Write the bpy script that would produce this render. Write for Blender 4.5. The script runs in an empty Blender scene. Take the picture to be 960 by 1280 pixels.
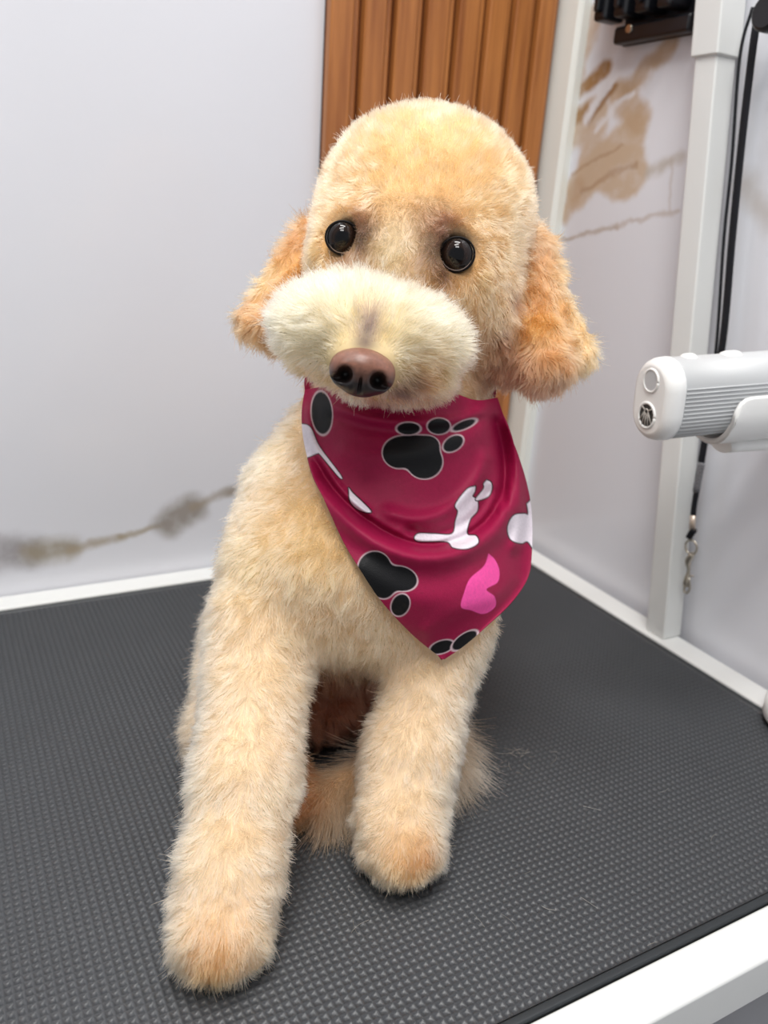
import bpy, bmesh, math
import numpy as np
from mathutils import Matrix, Vector

rng = np.random.default_rng(7)
SC = bpy.context.scene
COL = SC.collection

# ------------------------------------------------------------------ camera
F, H = 1029.5, 0.42                       # focal length in pixels (960x1280), lens height above the mat
_y, _p, _r = np.radians([29.66, 20.24, -4.12])
_f = np.array([math.sin(_y) * math.cos(_p), math.cos(_y) * math.cos(_p), -math.sin(_p)])
_rt = np.array([math.cos(_y), -math.sin(_y), 0.0])
_dn = np.cross(_f, _rt)
CAM = np.array([math.cos(_r) * _rt + math.sin(_r) * _dn, -math.sin(_r) * _rt + math.cos(_r) * _dn, _f])
EYE = np.array([0, 0, H])
def ray(x, y):
    x = np.asarray(x, float)[..., None]; y = np.asarray(y, float)[..., None]
    return ((x - 480) * CAM[0] + (y - 640) * CAM[1]) / F + CAM[2]
def P(x, y, D): return EYE + ray(x, y) * np.asarray(D, float)[..., None]
def on_plane(x, y, ax, val):
    v = ray(x, y); return EYE + v * ((val - EYE[ax]) / v[..., ax])[..., None]
def project(p):
    q = (np.asarray(p) - EYE) @ CAM.T
    return 480 + F * q[..., 0] / q[..., 2], 640 + F * q[..., 1] / q[..., 2], q[..., 2]
cd = bpy.data.cameras.new('camera'); cam = bpy.data.objects.new('camera', cd); COL.objects.link(cam)
cd.sensor_fit = 'VERTICAL'; cd.sensor_height = 36; cd.sensor_width = 27; cd.lens = F / 1280 * 36
cd.clip_start = 0.01; cd.dof.use_dof = True; cd.dof.focus_distance = 0.505; cd.dof.aperture_fstop = 7.0
m = np.eye(4); m[:3, 0] = CAM[0]; m[:3, 1] = -CAM[1]; m[:3, 2] = -CAM[2]; m[:3, 3] = EYE
cam.matrix_world = Matrix(m.tolist()); SC.camera = cam

# ------------------------------------------------------------------ light
w = bpy.data.worlds.new('room_light'); SC.world = w; w.use_nodes = True
w.node_tree.nodes['Background'].inputs[0].default_value = (0.94, 0.965, 1.0, 1)
w.node_tree.nodes['Background'].inputs[1].default_value = 0.46
def area(name, loc, aim, sx, sy, watt, col=(1, .985, .96)):
    l = bpy.data.lights.new(name, 'AREA'); l.shape = 'RECTANGLE'; l.size = sx; l.size_y = sy; l.energy = watt; l.color = col
    o = bpy.data.objects.new(name, l); COL.objects.link(o); o.location = loc
    o.rotation_euler = (Vector(aim) - Vector(loc)).to_track_quat('-Z', 'Y').to_euler(); return o
area('ceiling_lamp', (-0.35, -0.1, 2.3), (-0.3, 0.1, 0), 0.9, 0.3, 21)
area('ceiling_lamp', (0.15, 0.35, 2.3), (0.2, 0.4, 0), 0.9, 0.3, 21)
area('ceiling_lamp', (-0.6, -0.8, 2.3), (0.1, 0.3, 0.1), 0.9, 0.5, 22)
SC.view_settings.view_transform = 'Standard'; SC.view_settings.look = 'None'
SC.view_settings.gamma = 1; SC.view_settings.use_curve_mapping = False; SC.view_settings.exposure = 0.0

# ------------------------------------------------------------------ helpers
def srgb(r, g, b):
    return tuple(((c / 255 / 12.92) if c / 255 <= .04045 else ((c / 255 + .055) / 1.055) ** 2.4) for c in (r, g, b))
def mat(name, col, rough=.5, spec=.5, metal=0, noise=0, nscale=30, bump=0, bscale=200, coat=0, sheen=0):
    m = bpy.data.materials.new(name); m.use_nodes = True; nt = m.node_tree; b = nt.nodes['Principled BSDF']
    b.inputs['Roughness'].default_value = rough; b.inputs['Metallic'].default_value = metal
    b.inputs['Specular IOR Level'].default_value = spec; b.inputs['Coat Weight'].default_value = coat
    b.inputs['Sheen Weight'].default_value = sheen
    c = srgb(*col); b.inputs['Base Color'].default_value = (*c, 1)
    tc = nt.nodes.new('ShaderNodeTexCoord')
    if noise:
        n = nt.nodes.new('ShaderNodeTexNoise'); n.inputs['Scale'].default_value = nscale; n.inputs['Detail'].default_value = 4
        nt.links.new(tc.outputs['Object'], n.inputs['Vector'])
        r = nt.nodes.new('ShaderNodeMix'); r.data_type = 'RGBA'
        r.inputs[6].default_value = (*[x * (1 - noise) for x in c], 1); r.inputs[7].default_value = (*[min(1, x * (1 + noise)) for x in c], 1)
        nt.links.new(n.outputs['Fac'], r.inputs[0]); nt.links.new(r.outputs[2], b.inputs['Base Color'])
    if bump:
        n = nt.nodes.new('ShaderNodeTexNoise'); n.inputs['Scale'].default_value = bscale
        nt.links.new(tc.outputs['Object'], n.inputs['Vector'])
        bp = nt.nodes.new('ShaderNodeBump'); bp.inputs['Strength'].default_value = bump; bp.inputs['Distance'].default_value = .001
        nt.links.new(n.outputs['Fac'], bp.inputs['Height']); nt.links.new(bp.outputs[0], b.inputs['Normal'])
    return m
def attr_mat(name, rough=.5, attr='Col', spec=.5, coat=0, sheen=0, weave=0):
    m = bpy.data.materials.new(name); m.use_nodes = True; nt = m.node_tree; b = nt.nodes['Principled BSDF']
    a = nt.nodes.new('ShaderNodeAttribute'); a.attribute_name = attr
    nt.links.new(a.outputs['Color'], b.inputs['Base Color'])
    b.inputs['Roughness'].default_value = rough; b.inputs['Specular IOR Level'].default_value = spec
    b.inputs['Coat Weight'].default_value = coat; b.inputs['Sheen Weight'].default_value = sheen
    if weave:
        n = nt.nodes.new('ShaderNodeTexNoise'); n.inputs['Scale'].default_value = weave; n.inputs['Detail'].default_value = 3
        tc = nt.nodes.new('ShaderNodeTexCoord'); nt.links.new(tc.outputs['Object'], n.inputs['Vector'])
        bp = nt.nodes.new('ShaderNodeBump'); bp.inputs['Strength'].default_value = .25; bp.inputs['Distance'].default_value = .001
        nt.links.new(n.outputs['Fac'], bp.inputs['Height']); nt.links.new(bp.outputs[0], b.inputs['Normal'])
    return m
def empty(name, loc=(0, 0, 0)):
    o = bpy.data.objects.new(name, None); COL.objects.link(o); o.location = loc; o.empty_display_size = .03; return o
def tag(o, label=None, cat=None, group=None, kind=None):
    for k, v in (('label', label), ('category', cat), ('group', group), ('kind', kind)):
        if v: o[k] = v
    return o
def link(name, me, material, parent=None, smooth=False):
    o = bpy.data.objects.new(name, me); COL.objects.link(o)
    if material: me.materials.append(material)
    if smooth: me.shade_smooth()
    if parent:
        o.parent = parent; o.matrix_parent_inverse = Matrix.Translation(parent.location).inverted()
    return o
def pymesh(name, V, Fc, material, parent=None, smooth=False):
    me = bpy.data.meshes.new(name); me.from_pydata([tuple(v) for v in V], [], [tuple(f) for f in Fc]); me.update()
    return link(name, me, material, parent, smooth)
def np_mesh(name, V, Q, material, parent=None, smooth=True):
    """quads/tris from arrays, fast"""
    me = bpy.data.meshes.new(name); V = np.ascontiguousarray(V, np.float32); Q = np.ascontiguousarray(Q, np.int32)
    n, k = Q.shape
    me.vertices.add(len(V)); me.vertices.foreach_set('co', V.ravel())
    me.loops.add(n * k); me.loops.foreach_set('vertex_index', Q.ravel())
    me.polygons.add(n); me.polygons.foreach_set('loop_start', np.arange(0, n * k, k, dtype=np.int32))
    me.update(calc_edges=True); me.validate()
    return link(name, me, material, parent, smooth)
def set_col(o, C):
    a = o.data.color_attributes.new('Col', 'FLOAT_COLOR', 'POINT')
    C = np.concatenate([C, np.ones((len(C), 1))], 1).astype(np.float32); a.data.foreach_set('color', C.ravel())
def bevel_mesh(name, bm, material, parent, w=.002, seg=3, smooth=True):
    if w: bmesh.ops.bevel(bm, geom=bm.edges[:], offset=w, segments=seg, affect='EDGES', profile=.5)
    me = bpy.data.meshes.new(name); bm.to_mesh(me); bm.free()
    o = link(name, me, material, parent)
    if smooth:
        me.shade_smooth()
        md = o.modifiers.new('wn', 'WEIGHTED_NORMAL'); md.keep_sharp = False
    return o
def box(name, lo, hi, material, parent=None, w=.002, seg=3, shear=(0, 0)):
    bm = bmesh.new(); bmesh.ops.create_cube(bm, size=1)
    lo, hi = np.array(lo, float), np.array(hi, float)
    for v in bm.verts:
        t = np.array(v.co) + .5; c = lo + t * (hi - lo); c[0] += shear[0] * (c[2] - lo[2]); c[1] += shear[1] * (c[2] - lo[2]); v.co = c
    return bevel_mesh(name, bm, material, parent, w, seg)
def extrude_poly(name, pts, axis0, axis1, axis2, d0, d1, origin, material, parent=None, w=0.0, seg=2, smooth=True):
    """closed 2D outline (a,b) along axis0/axis1, extruded from d0 to d1 along axis2"""
    a0, a1, a2, o = map(lambda q: np.array(q, float), (axis0, axis1, axis2, origin))
    n = len(pts); V = [o + p[0] * a0 + p[1] * a1 + d * a2 for d in (d0, d1) for p in pts]
    bm = bmesh.new(); vs = [bm.verts.new(v) for v in V]
    bm.faces.new(vs[:n]); bm.faces.new(vs[n:][::-1])
    for i in range(n): bm.faces.new([vs[i], vs[n + i], vs[n + (i + 1) % n], vs[(i + 1) % n]])
    bmesh.ops.recalc_face_normals(bm, faces=bm.faces[:])
    if w:
        ed = [e for e in bm.edges if len(e.link_faces) == 2 and e.calc_face_angle(0) > .6]
        bmesh.ops.bevel(bm, geom=ed, offset=w, segments=seg, affect='EDGES', profile=.5)
    return bevel_mesh(name, bm, material, parent, 0, 0, smooth)
def tube(name, pts, rad, material, parent=None, sides=10, flat=1.0, side_axis=None):
    pts = np.array(pts, float); n = len(pts); rad = np.broadcast_to(np.asarray(rad, float), (n,))
    T = np.gradient(pts, axis=0); T /= np.linalg.norm(T, axis=1)[:, None]
    up = np.array(side_axis if side_axis is not None else ([0, 0, 1] if abs(T[0, 2]) < .8 else [1, 0, 0]), float)
    V, Q = [], []
    for i in range(n):
        a = np.cross(T[i], up); a /= np.linalg.norm(a); b = np.cross(a, T[i]); up = b if side_axis is None else up
        for k in range(sides):
            t = 2 * math.pi * k / sides; V.append(pts[i] + rad[i] * (math.cos(t) * a * flat + math.sin(t) * b))
    for i in range(n - 1):
        for k in range(sides):
            k2 = (k + 1) % sides; Q.append((i * sides + k, i * sides + k2, (i + 1) * sides + k2, (i + 1) * sides + k))
    Q.append(tuple(range(sides))[::-1]); Q.append(tuple((n - 1) * sides + k for k in range(sides)))
    o = pymesh(name, V, Q, material, parent, True)
    for q in o.data.polygons:
        if len(q.vertices) > 4: q.use_smooth = False
    return o
def spline(pts, n):
    """Catmull-Rom through pts, n samples"""
    p = np.array(pts, float); p = np.vstack([2 * p[0] - p[1], p, 2 * p[-1] - p[-2]])
    t = np.linspace(0, len(p) - 3 - 1e-6, n); i = t.astype(int); f = (t - i)[:, None]
    a, b, c, d = p[i], p[i + 1], p[i + 2], p[i + 3]
    return .5 * (2 * b + (c - a) * f + (2 * a - 5 * b + 4 * c - d) * f ** 2 + (3 * b - a - 3 * c + d) * f ** 3)

# ------------------------------------------------------------------ materials
M_white = mat('white_powder_coat', (220, 221, 219), .35, .4, noise=.02, nscale=40)
M_plast = mat('white_plastic', (240, 240, 238), .3, .5, noise=.01, nscale=20)
M_grey = mat('pale_grey_plastic', (196, 198, 200), .38, .5, noise=.02, nscale=30)
M_black = mat('black_plastic', (17, 18, 23), .35, .5, noise=.2, nscale=60)
M_strap = mat('black_nylon', (16, 17, 24), .7, .3, noise=.3, nscale=900, bump=.5, bscale=1500)
M_steel = mat('worn_steel', (190, 182, 168), .3, .5, metal=1, noise=.15, nscale=200)
M_rubber = mat('black_rubber', (58, 60, 63), .39, .55, noise=.13, nscale=14, bump=.15, bscale=900)
M_lip = mat('rubber_lip', (38, 42, 45), .45, .5, noise=.15, nscale=80)
M_dark = mat('dark_recess', (60, 58, 55), .6, .3, noise=.1, nscale=100)

def wood_mat():
    m = bpy.data.materials.new('stained_wood'); m.use_nodes = True; nt = m.node_tree; N = nt.nodes.new; b = nt.nodes['Principled BSDF']
    tc = N('ShaderNodeTexCoord'); mp = N('ShaderNodeMapping'); mp.inputs['Scale'].default_value = (90, 90, 4)
    n = N('ShaderNodeTexNoise'); n.inputs['Scale'].default_value = 1; n.inputs['Detail'].default_value = 6; n.inputs['Roughness'].default_value = .6
    r = N('ShaderNodeValToRGB'); e = r.color_ramp.elements
    e[0].position = .3; e[0].color = (*srgb(134, 76, 36), 1); e[1].position = .7; e[1].color = (*srgb(190, 124, 66), 1)
    L = nt.links.new; L(tc.outputs['Object'], mp.inputs[0]); L(mp.outputs[0], n.inputs['Vector']); L(n.outputs['Fac'], r.inputs[0])
    L(r.outputs[0], b.inputs['Base Color']); b.inputs['Roughness'].default_value = .4
    bp = N('ShaderNodeBump'); bp.inputs['Strength'].default_value = .15; bp.inputs['Distance'].default_value = .001
    L(n.outputs['Fac'], bp.inputs['Height']); L(bp.outputs[0], b.inputs['Normal']); return m
M_wood = wood_mat()

def marble_mat(name, ia, segs, base=(222, 223, 229), warp=.02, wscale=22):
    """ia: which object axis runs along the wall; segs: (A, B, half width, softness, colour, strength) in (along, z)"""
    m = bpy.data.materials.new(name); m.use_nodes = True; nt = m.node_tree; N = nt.nodes.new; L = nt.links.new; b = nt.nodes['Principled BSDF']
    tc = N('ShaderNodeTexCoord'); sx = N('ShaderNodeSeparateXYZ'); L(tc.outputs['Object'], sx.inputs[0])
    cb = N('ShaderNodeCombineXYZ'); L(sx.outputs[ia], cb.inputs[0]); L(sx.outputs[2], cb.inputs[1])
    def math_(op, a, c=None, clamp=False):
        q = N('ShaderNodeMath'); q.operation = op; q.use_clamp = clamp
        for i, v in enumerate((a, c)):
            if v is None: continue
            if isinstance(v, (int, float)): q.inputs[i].default_value = v
            else: L(v, q.inputs[i])
        return q.outputs[0]
    def vm(op, a, c=None, s=None, out=0):
        q = N('ShaderNodeVectorMath'); q.operation = op
        for i, v in enumerate((a, c)):
            if v is None: continue
            if isinstance(v, tuple): q.inputs[i].default_value = v
            else: L(v, q.inputs[i])
        if s is not None:
            if isinstance(s, (int, float)): q.inputs['Scale'].default_value = s
            else: L(s, q.inputs['Scale'])
        return q.outputs[out]
    def noise(scale, detail=4):
        n = N('ShaderNodeTexNoise'); n.inputs['Scale'].default_value = scale; n.inputs['Detail'].default_value = detail
        L(cb.outputs[0], n.inputs['Vector']); return n
    n1 = noise(wscale, 5); d = vm('SUBTRACT', n1.outputs['Color'], (.5, .5, .5)); p = vm('ADD', cb.outputs[0], vm('SCALE', d, s=warp))
    p = vm('MULTIPLY', p, (1, 1, 0))
    n2 = noise(3.0, 3)
    mx = N('ShaderNodeMix'); mx.data_type = 'RGBA'; mx.inputs[6].default_value = (*srgb(*[c - 5 for c in base]), 1)
    mx.inputs[7].default_value = (*srgb(*[min(255, c + 5) for c in base]), 1); L(n2.outputs['Fac'], mx.inputs[0]); col = mx.outputs[2]
    n3 = noise(60, 6); tex = math_('ADD', math_('MULTIPLY', n3.outputs['Fac'], 1.0), .45, True)
    for A, B, wd, soft, c, st in segs:
        ba = (B[0] - A[0], B[1] - A[1], 0.0); l2 = ba[0] ** 2 + ba[1] ** 2
        pa = vm('SUBTRACT', p, (A[0], A[1], 0.0)); h = math_('DIVIDE', vm('DOT_PRODUCT', pa, ba, out=1), l2, True)
        h.node.use_clamp = True
        cl = vm('NORMALIZE', ba)  # segment direction (kept as a node so the vein can be moved)
        q = vm('SUBTRACT', pa, vm('SCALE', vm('SCALE', cl, s=math.sqrt(l2)), s=h))
        dd = vm('LENGTH', q, out=1)
        mr = N('ShaderNodeMapRange'); mr.interpolation_type = 'SMOOTHSTEP'; L(dd, mr.inputs[0])
        mr.inputs[1].default_value = wd + soft; mr.inputs[2].default_value = max(wd - soft, 0); mr.inputs[3].default_value = 0; mr.inputs[4].default_value = st
        k = N('ShaderNodeMix'); k.data_type = 'RGBA'; L(math_('MULTIPLY', mr.outputs[0], tex), k.inputs[0]); L(col, k.inputs[6]); k.inputs[7].default_value = (*srgb(*c), 1)
        col = k.outputs[2]
    L(col, b.inputs['Base Color']); b.inputs['Roughness'].default_value = .16; b.inputs['Specular IOR Level'].default_value = .35
    return m

# ------------------------------------------------------------------ the setting
YB, XR = .886, .700                        # back wall, right wall
MX0, MX1, MY0, MY1 = -.27, .657, .242, .853    # mat outline
ZF = -.82
def wpts(ax, val, ai, *px): return [tuple(on_plane(x, y, ax, val)[[ai, 2]]) for x, y in px]
def bseg(a, b, *r): return (*wpts(1, YB, 0, a, b), *r)
def rseg(a, b, *r): return (*wpts(0, XR, 1, a, b), *r)
VB = (150, 140, 128)
back_veins = [bseg((-25, 692), (34, 690), .019, .012, (160, 156, 158), .95), bseg((40, 690), (88, 686), .012, .010, (156, 146, 128), .9), bseg((88, 690), (150, 672), .004, .005, (165, 152, 132), .8),
              bseg((150, 670), (205, 656), .003, .004, (165, 152, 130), .8), bseg((212, 652), (240, 634), .017, .010, (152, 145, 138), .95),
              bseg((240, 632), (285, 616), .005, .005, (160, 148, 132), .75), bseg((285, 616), (420, 560), .006, .006, VB, .7)]
BR = (164, 128, 88)
TAN = (198, 176, 152)
right_veins = [rseg((742, 205), (785, 215), .030, .006, TAN, .95), rseg((722, 235), (790, 165), .022, .006, TAN, .95), rseg((715, 165), (745, 150), .022, .006, TAN, .9),
               rseg((705, 268), (722, 235), .012, .006, (190, 164, 138), .9), rseg((775, 120), (800, 150), .016, .006, (190, 164, 136), .9), rseg((840, 52), (785, 110), .010, .006, (186, 160, 132), .9),
               rseg((722, 118), (758, 85), .010, .005, BR, 1), rseg((715, 150), (745, 135), .007, .005, BR, 1), rseg((735, 150), (770, 112), .004, .004, (150, 112, 70), .9), rseg((742, 22), (722, 95), .011, .006, (196, 172, 152), .9),
               rseg((760, 110), (732, 150), .005, .004, (226, 226, 230), 1), rseg((795, 62), (752, 118), .007, .004, (226, 226, 230), 1), rseg((790, 118), (745, 160), .0035, .003, (226, 226, 230), .8), rseg((756, 45), (764, 62), .010, .005, (226, 226, 230), 1),
               rseg((728, 240), (795, 205), .002, .003, (172, 142, 114), .7), rseg((715, 215), (780, 180), .002, .003, (172, 142, 114), .6),
               rseg((700, 300), (770, 282), .002, .003, (176, 160, 145), .8), rseg((770, 282), (850, 262), .0015, .003, (190, 178, 170), .7), rseg((835, 200), (838, 262), .0015, .003, (200, 192, 188), .6),
               rseg((810, 215), (850, 198), .005, .006, (186, 178, 168), .8), rseg((930, 230), (965, 275), .010, .012, (190, 182, 176), .7)]
M_back = marble_mat('white_marble_back', 0, back_veins, warp=.022, wscale=26)
M_right = marble_mat('white_marble_right', 1, right_veins, warp=.022, wscale=30)
tag(box('wall_back', (-1.3, YB, ZF), (XR + .05, YB + .05, 1.9), M_back, w=0), kind='structure')
tag(box('wall_right', (XR, -.9, ZF), (XR + .05, YB, 1.9), M_right, w=0), kind='structure')
M_floor = mat('floor_vinyl', (72, 67, 64), .5, .4, noise=.15, nscale=6)
tag(box('floor', (-1.3, -1.6, ZF - .05), (XR + .05, YB + .05, ZF), M_floor, w=0), kind='structure')
M_trim = mat('white_gloss_trim', (232, 234, 228), .3, .5, noise=.015, nscale=15)
extrude_poly('trim_1', [(0, 0), (.012, 0), (.014, -.004), (.014, -.040), (.010, -.046), (0, -.046)], (-1, 0, 0), (0, 1, 0), (0, 0, 1), ZF, 1.9, (XR, YB, 0), M_trim, smooth=False)
tag(bpy.data.objects['trim_1'], kind='structure')

# wooden fluted panel on the back wall
panel = tag(empty('wood_slat_panel', (.545, YB, 0)), 'orange-brown wooden panel of vertical fluted slats on the back wall behind the dog', 'wall panel')
PX0, PX1 = .3925, XR - .0145
box('backing', (PX0, YB - .005, ZF + .01), (PX1, YB - .0005, 1.88), mat('dark_wood', (92, 46, 20), .6, .3, noise=.2, nscale=50), panel, w=0)
edges = [on_plane(x, 0, 1, YB - .012)[0] for x in (409, 454, 496, 536, 577, 616, 650, 681, 711)]
edges = [PX0 + (e - edges[0]) / (edges[-1] - edges[0]) * (PX1 - PX0) for e in edges]
for a, b in zip(edges[:-1], edges[1:]):
    W = b - a; g = .0045
    prof = [(0.0, 0), (0.0, .010), (.0015, .012), (W * .62, .012), (W * .62 + .002, .0105), (W * .66, .007), (W - g - .002, .007), (W - g, .0055), (W - g, 0)]
    extrude_poly('slat', prof, (1, 0, 0), (0, -1, 0), (0, 0, 1), ZF + .011, 1.88, (a, YB - .005, 0), M_wood, panel, smooth=False)

# ------------------------------------------------------------------ grooming table, mat
table = tag(empty('grooming_table', ((MX0 + MX1) / 2, (MY0 + MY1) / 2, ZF)), 'grooming table with a white metal frame around the black mat', 'table')
RW = .031
box('rail', (MX0 - RW, MY0 - RW, -.036), (MX1 + RW + .001, MY0 - .001, .000), M_white, table, w=.0025)
box('rail', (MX0 - RW, MY1 + .001, -.036), (MX1 + RW + .001, MY1 + RW, .002), M_white, table, w=.0025)
box('rail', (MX1 + .001, MY0, -.036), (MX1 + RW + .001, MY1, .002), M_white, table, w=.0025)
box('rail', (MX0 - RW, MY0, -.036), (MX0 - .001, MY1, .002), M_white, table, w=.0025)
box('board', (MX0, MY0, -.030), (MX1, MY1, -.0042), M_dark, table, w=0)
for lx in (MX0 + .02, MX1 - .25):
    for ly in (MY0 + .10, MY1 - .07): box('leg', (lx, ly, ZF), (lx + .03, ly + .03, -.03), M_white, table, w=.002)

mat_root = tag(empty('rubber_mat', ((MX0 + MX1) / 2, (MY0 + MY1) / 2, -.004)), 'black ribbed non-slip rubber mat covering the table top under the dog', 'mat')
pitch = .0052
nx, ny = int((MX1 - MX0 - .012) / pitch), int((MY1 - MY0 - .012) / pitch)
x0, y0 = MX0 + .006, MY0 + .006; px_, py_ = (MX1 - MX0 - .012) / nx, (MY1 - MY0 - .012) / ny
gx, gy = np.meshgrid(np.arange(nx + 1), np.arange(ny + 1), indexing='ij')
VL = np.stack([x0 + gx * px_, y0 + gy * py_, np.zeros_like(gx, float)], -1).reshape(-1, 3)
cx, cy = np.meshgrid(np.arange(nx), np.arange(ny), indexing='ij'); cx, cy = cx.ravel(), cy.ravel()
ins = .24; inn = []
for dx, dy in ((ins, ins), (1 - ins, ins), (1 - ins, 1 - ins), (ins, 1 - ins)):
    inn.append(np.stack([x0 + (cx + dx) * px_, y0 + (cy + dy) * py_, np.full(len(cx), -.0014)], -1))
VI = np.stack(inn, 1).reshape(-1, 3); base = len(VL); nc = len(cx)
li = lambda i, j: i * (ny + 1) + j
c4 = [li(cx, cy), li(cx + 1, cy), li(cx + 1, cy + 1), li(cx, cy + 1)]; i4 = [base + np.arange(nc) * 4 + k for k in range(4)]
Q = [np.stack(i4, 1)] + [np.stack([c4[k], c4[(k + 1) % 4], i4[(k + 1) % 4], i4[k]], 1) for k in range(4)]
tag(np_mesh('grip_texture', np.vstack([VL, VI]), np.vstack(Q), M_rubber, mat_root, True), kind='stuff')
border = []
for lo, hi in (((MX0, MY0), (MX1, y0)), ((MX0, y0 + ny * py_), (MX1, MY1)), ((MX0, y0), (x0, y0 + ny * py_)), ((x0 + nx * px_, y0), (MX1, y0 + ny * py_))):
    box('lip', (lo[0], lo[1], -.004), (hi[0], hi[1], .0004), M_lip, mat_root, w=.0015, seg=2)

# ------------------------------------------------------------------ grooming arm post with sleeve
arm = tag(empty('grooming_arm_post', (.68, .551, .002)), 'white square grooming arm post rising from the right table rail', 'post')
SH = .132; S = .0265
box('post_tube', (.6650, .5375, .002), (.6650 + S, .5375 + S, .60), M_white, arm, w=.0022, shear=(0, SH))
zt = .572; yo = .5375 + SH * zt
box('sleeve', (.6622, yo - .003, zt), (.6622 + S + .0056, yo + S + .003, 1.25), M_white, arm, w=.002, shear=(0, SH))

# ------------------------------------------------------------------ black tool rack on the right wall
rack = tag(empty('tool_rack', (XR, .70, .62)), 'black plastic tool rack with ribbed holders high on the marble wall', 'rack')
def rw(x, y, off=0): return on_plane(x, y, 0, XR - off)
a = rw(790, 34, .02); b = rw(905, 30, .02)
box('back_plate', (XR - .006, .668, .600), (XR - .0005, .775, .72), M_black, rack, w=.002)
box('lower_bar', (XR - .020, .668, .600), (XR - .006, .775, .617), M_black, rack, w=.004)
for i in range(4):
    yy = .795 - i * .0305
    box('holder', (XR - .034, yy - .020, .622), (XR - .006, yy, .72), M_black, rack, w=.004)
    box('holder_lip', (XR - .040, yy - .014, .630), (XR - .033, yy - .006, .72), M_black, rack, w=.002)
pa = rw(787, 36, .02); tube('screw', [pa + [.004, 0, 0], pa + [-.002, 0, 0]], .004, M_steel, rack, 12)

# ------------------------------------------------------------------ leash on its hook
XL = XR - .022
def lw(x, y): return on_plane(x, y, 0, XL)
leash = tag(empty('grooming_leash', lw(862, 660)), 'black nylon grooming leash with a metal clasp hanging beside the white post', 'leash')
right = spline([lw(949, 8), lw(941, 60), lw(928, 170), lw(915, 300), lw(903, 430), lw(882, 545), lw(876, 580)], 40)
tube('strap', right, .0042, M_strap, leash, 10, flat=.4, side_axis=(0, 1, .1))
left = spline([lw(938, 8) + [.003, 0, 0], lw(922, 70) + [.003, 0, 0], lw(912, 200) + [.003, 0, 0], lw(902, 300) + [.003, 0, 0], lw(893, 430) + [.003, 0, 0], lw(880, 545) + [.002, 0, 0]], 40)
tube('strap', left, .0018, M_strap, leash, 10, flat=.5, side_axis=(0, 1, .1))
M_check = bpy.data.materials.new('checked_webbing'); M_check.use_nodes = True
_n = M_check.node_tree; _c = _n.nodes.new('ShaderNodeTexChecker'); _c.inputs['Scale'].default_value = 520
_c.inputs[1].default_value = (*srgb(150, 150, 155), 1); _c.inputs[2].default_value = (*srgb(15, 15, 20), 1)
_t = _n.nodes.new('ShaderNodeTexCoord'); _n.links.new(_t.outputs['Object'], _c.inputs[0]); _n.links.new(_c.outputs[0], _n.nodes['Principled BSDF'].inputs['Base Color'])
tube('slider', spline([lw(877, 578), lw(874, 592), lw(870, 615)], 8), .0042, M_check, leash, 12, flat=.6, side_axis=(0, 1, .1))
tube('strap', spline([lw(871, 612), lw(868, 630), lw(866, 646)], 8), .0034, M_strap, leash, 10, flat=.5, side_axis=(0, 1, .1))
tube('crimp', [lw(866, 644), lw(865, 664)], .0036, mat('crimp_alloy', (200, 184, 170), .35, .5, metal=.6, noise=.1), leash, 12, flat=.7, side_axis=(0, 1, .1))
tube('knot', spline([lw(868, 662), lw(864, 667), lw(861, 672)], 6), .0034, M_strap, leash, 10)
rc = lw(864, 684); th = np.linspace(0, 2 * math.pi, 28)
tube('ring', [rc + [0, .0075 * math.cos(t), .0075 * math.sin(t)] for t in th], .0011, M_steel, leash, 8)
tube('clasp', spline([lw(866, 692), lw(860, 702), lw(861, 712), lw(859, 722), lw(857, 733)], 16), .0026 + .0009 * np.sin(np.linspace(0, 9, 16)), M_steel, leash, 10)
tube('clasp_hook', spline([lw(857, 730), lw(855, 738), lw(859, 741), lw(862, 735), lw(861, 722)], 16), .0012, M_steel, leash, 8)
tube('clasp_pin', [lw(860, 720), lw(867, 720)], .0009, M_steel, leash, 8)
hook = tag(empty('wall_hook', (XR, lw(950, 20)[1], .6)), 'black wall knob behind the white sleeve with the leash looped over it', 'hook')
hk = on_plane(962, 16, 0, XR - .04)
tube('stem', [[XR - .0005, hk[1], hk[2]], [XR - .040, hk[1], hk[2]]], .006, M_black, hook, 16)
tube('knob', [[XR - .030, hk[1], hk[2]], [XR - .034, hk[1], hk[2]], [XR - .044, hk[1], hk[2]], [XR - .047, hk[1], hk[2]]], [.010, .015, .015, .012], M_black, hook, 24)
tube('plate', [[XR - .0005, hk[1], hk[2]], [XR - .006, hk[1], hk[2]]], .018, M_black, hook, 24)

# ------------------------------------------------------------------ hand dryer in its clamp stand
D0, D1 = .655, .705
A = P(811, 500, D0); B = P(1000, 484, D1); ax = (B - A) / np.linalg.norm(B - A)
sv = np.cross(ax, [0, 0, 1]); sv /= np.linalg.norm(sv); uv = np.cross(sv, ax)      # sv points away from the camera side or towards; uv up
if sv @ CAM[2] > 0: sv = -sv
LEN = .30
dryer = tag(empty('pet_dryer', A + ax * .1), 'white and pale grey handheld pet dryer with ribbed body lying in its holder', 'dryer')
def stadium(hw, hh, n=14):
    """rounded upright outline: half width hw, half height hh"""
    pts = []
    for k in range(n + 1): t = math.pi * k / n; pts.append((hw * math.cos(t), hh - hw + hw * math.sin(t)))
    for k in range(n + 1): t = math.pi + math.pi * k / n; pts.append((hw * math.cos(t), -(hh - hw) + hw * math.sin(t)))
    return pts
HW, HH = .0235, .0330
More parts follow.
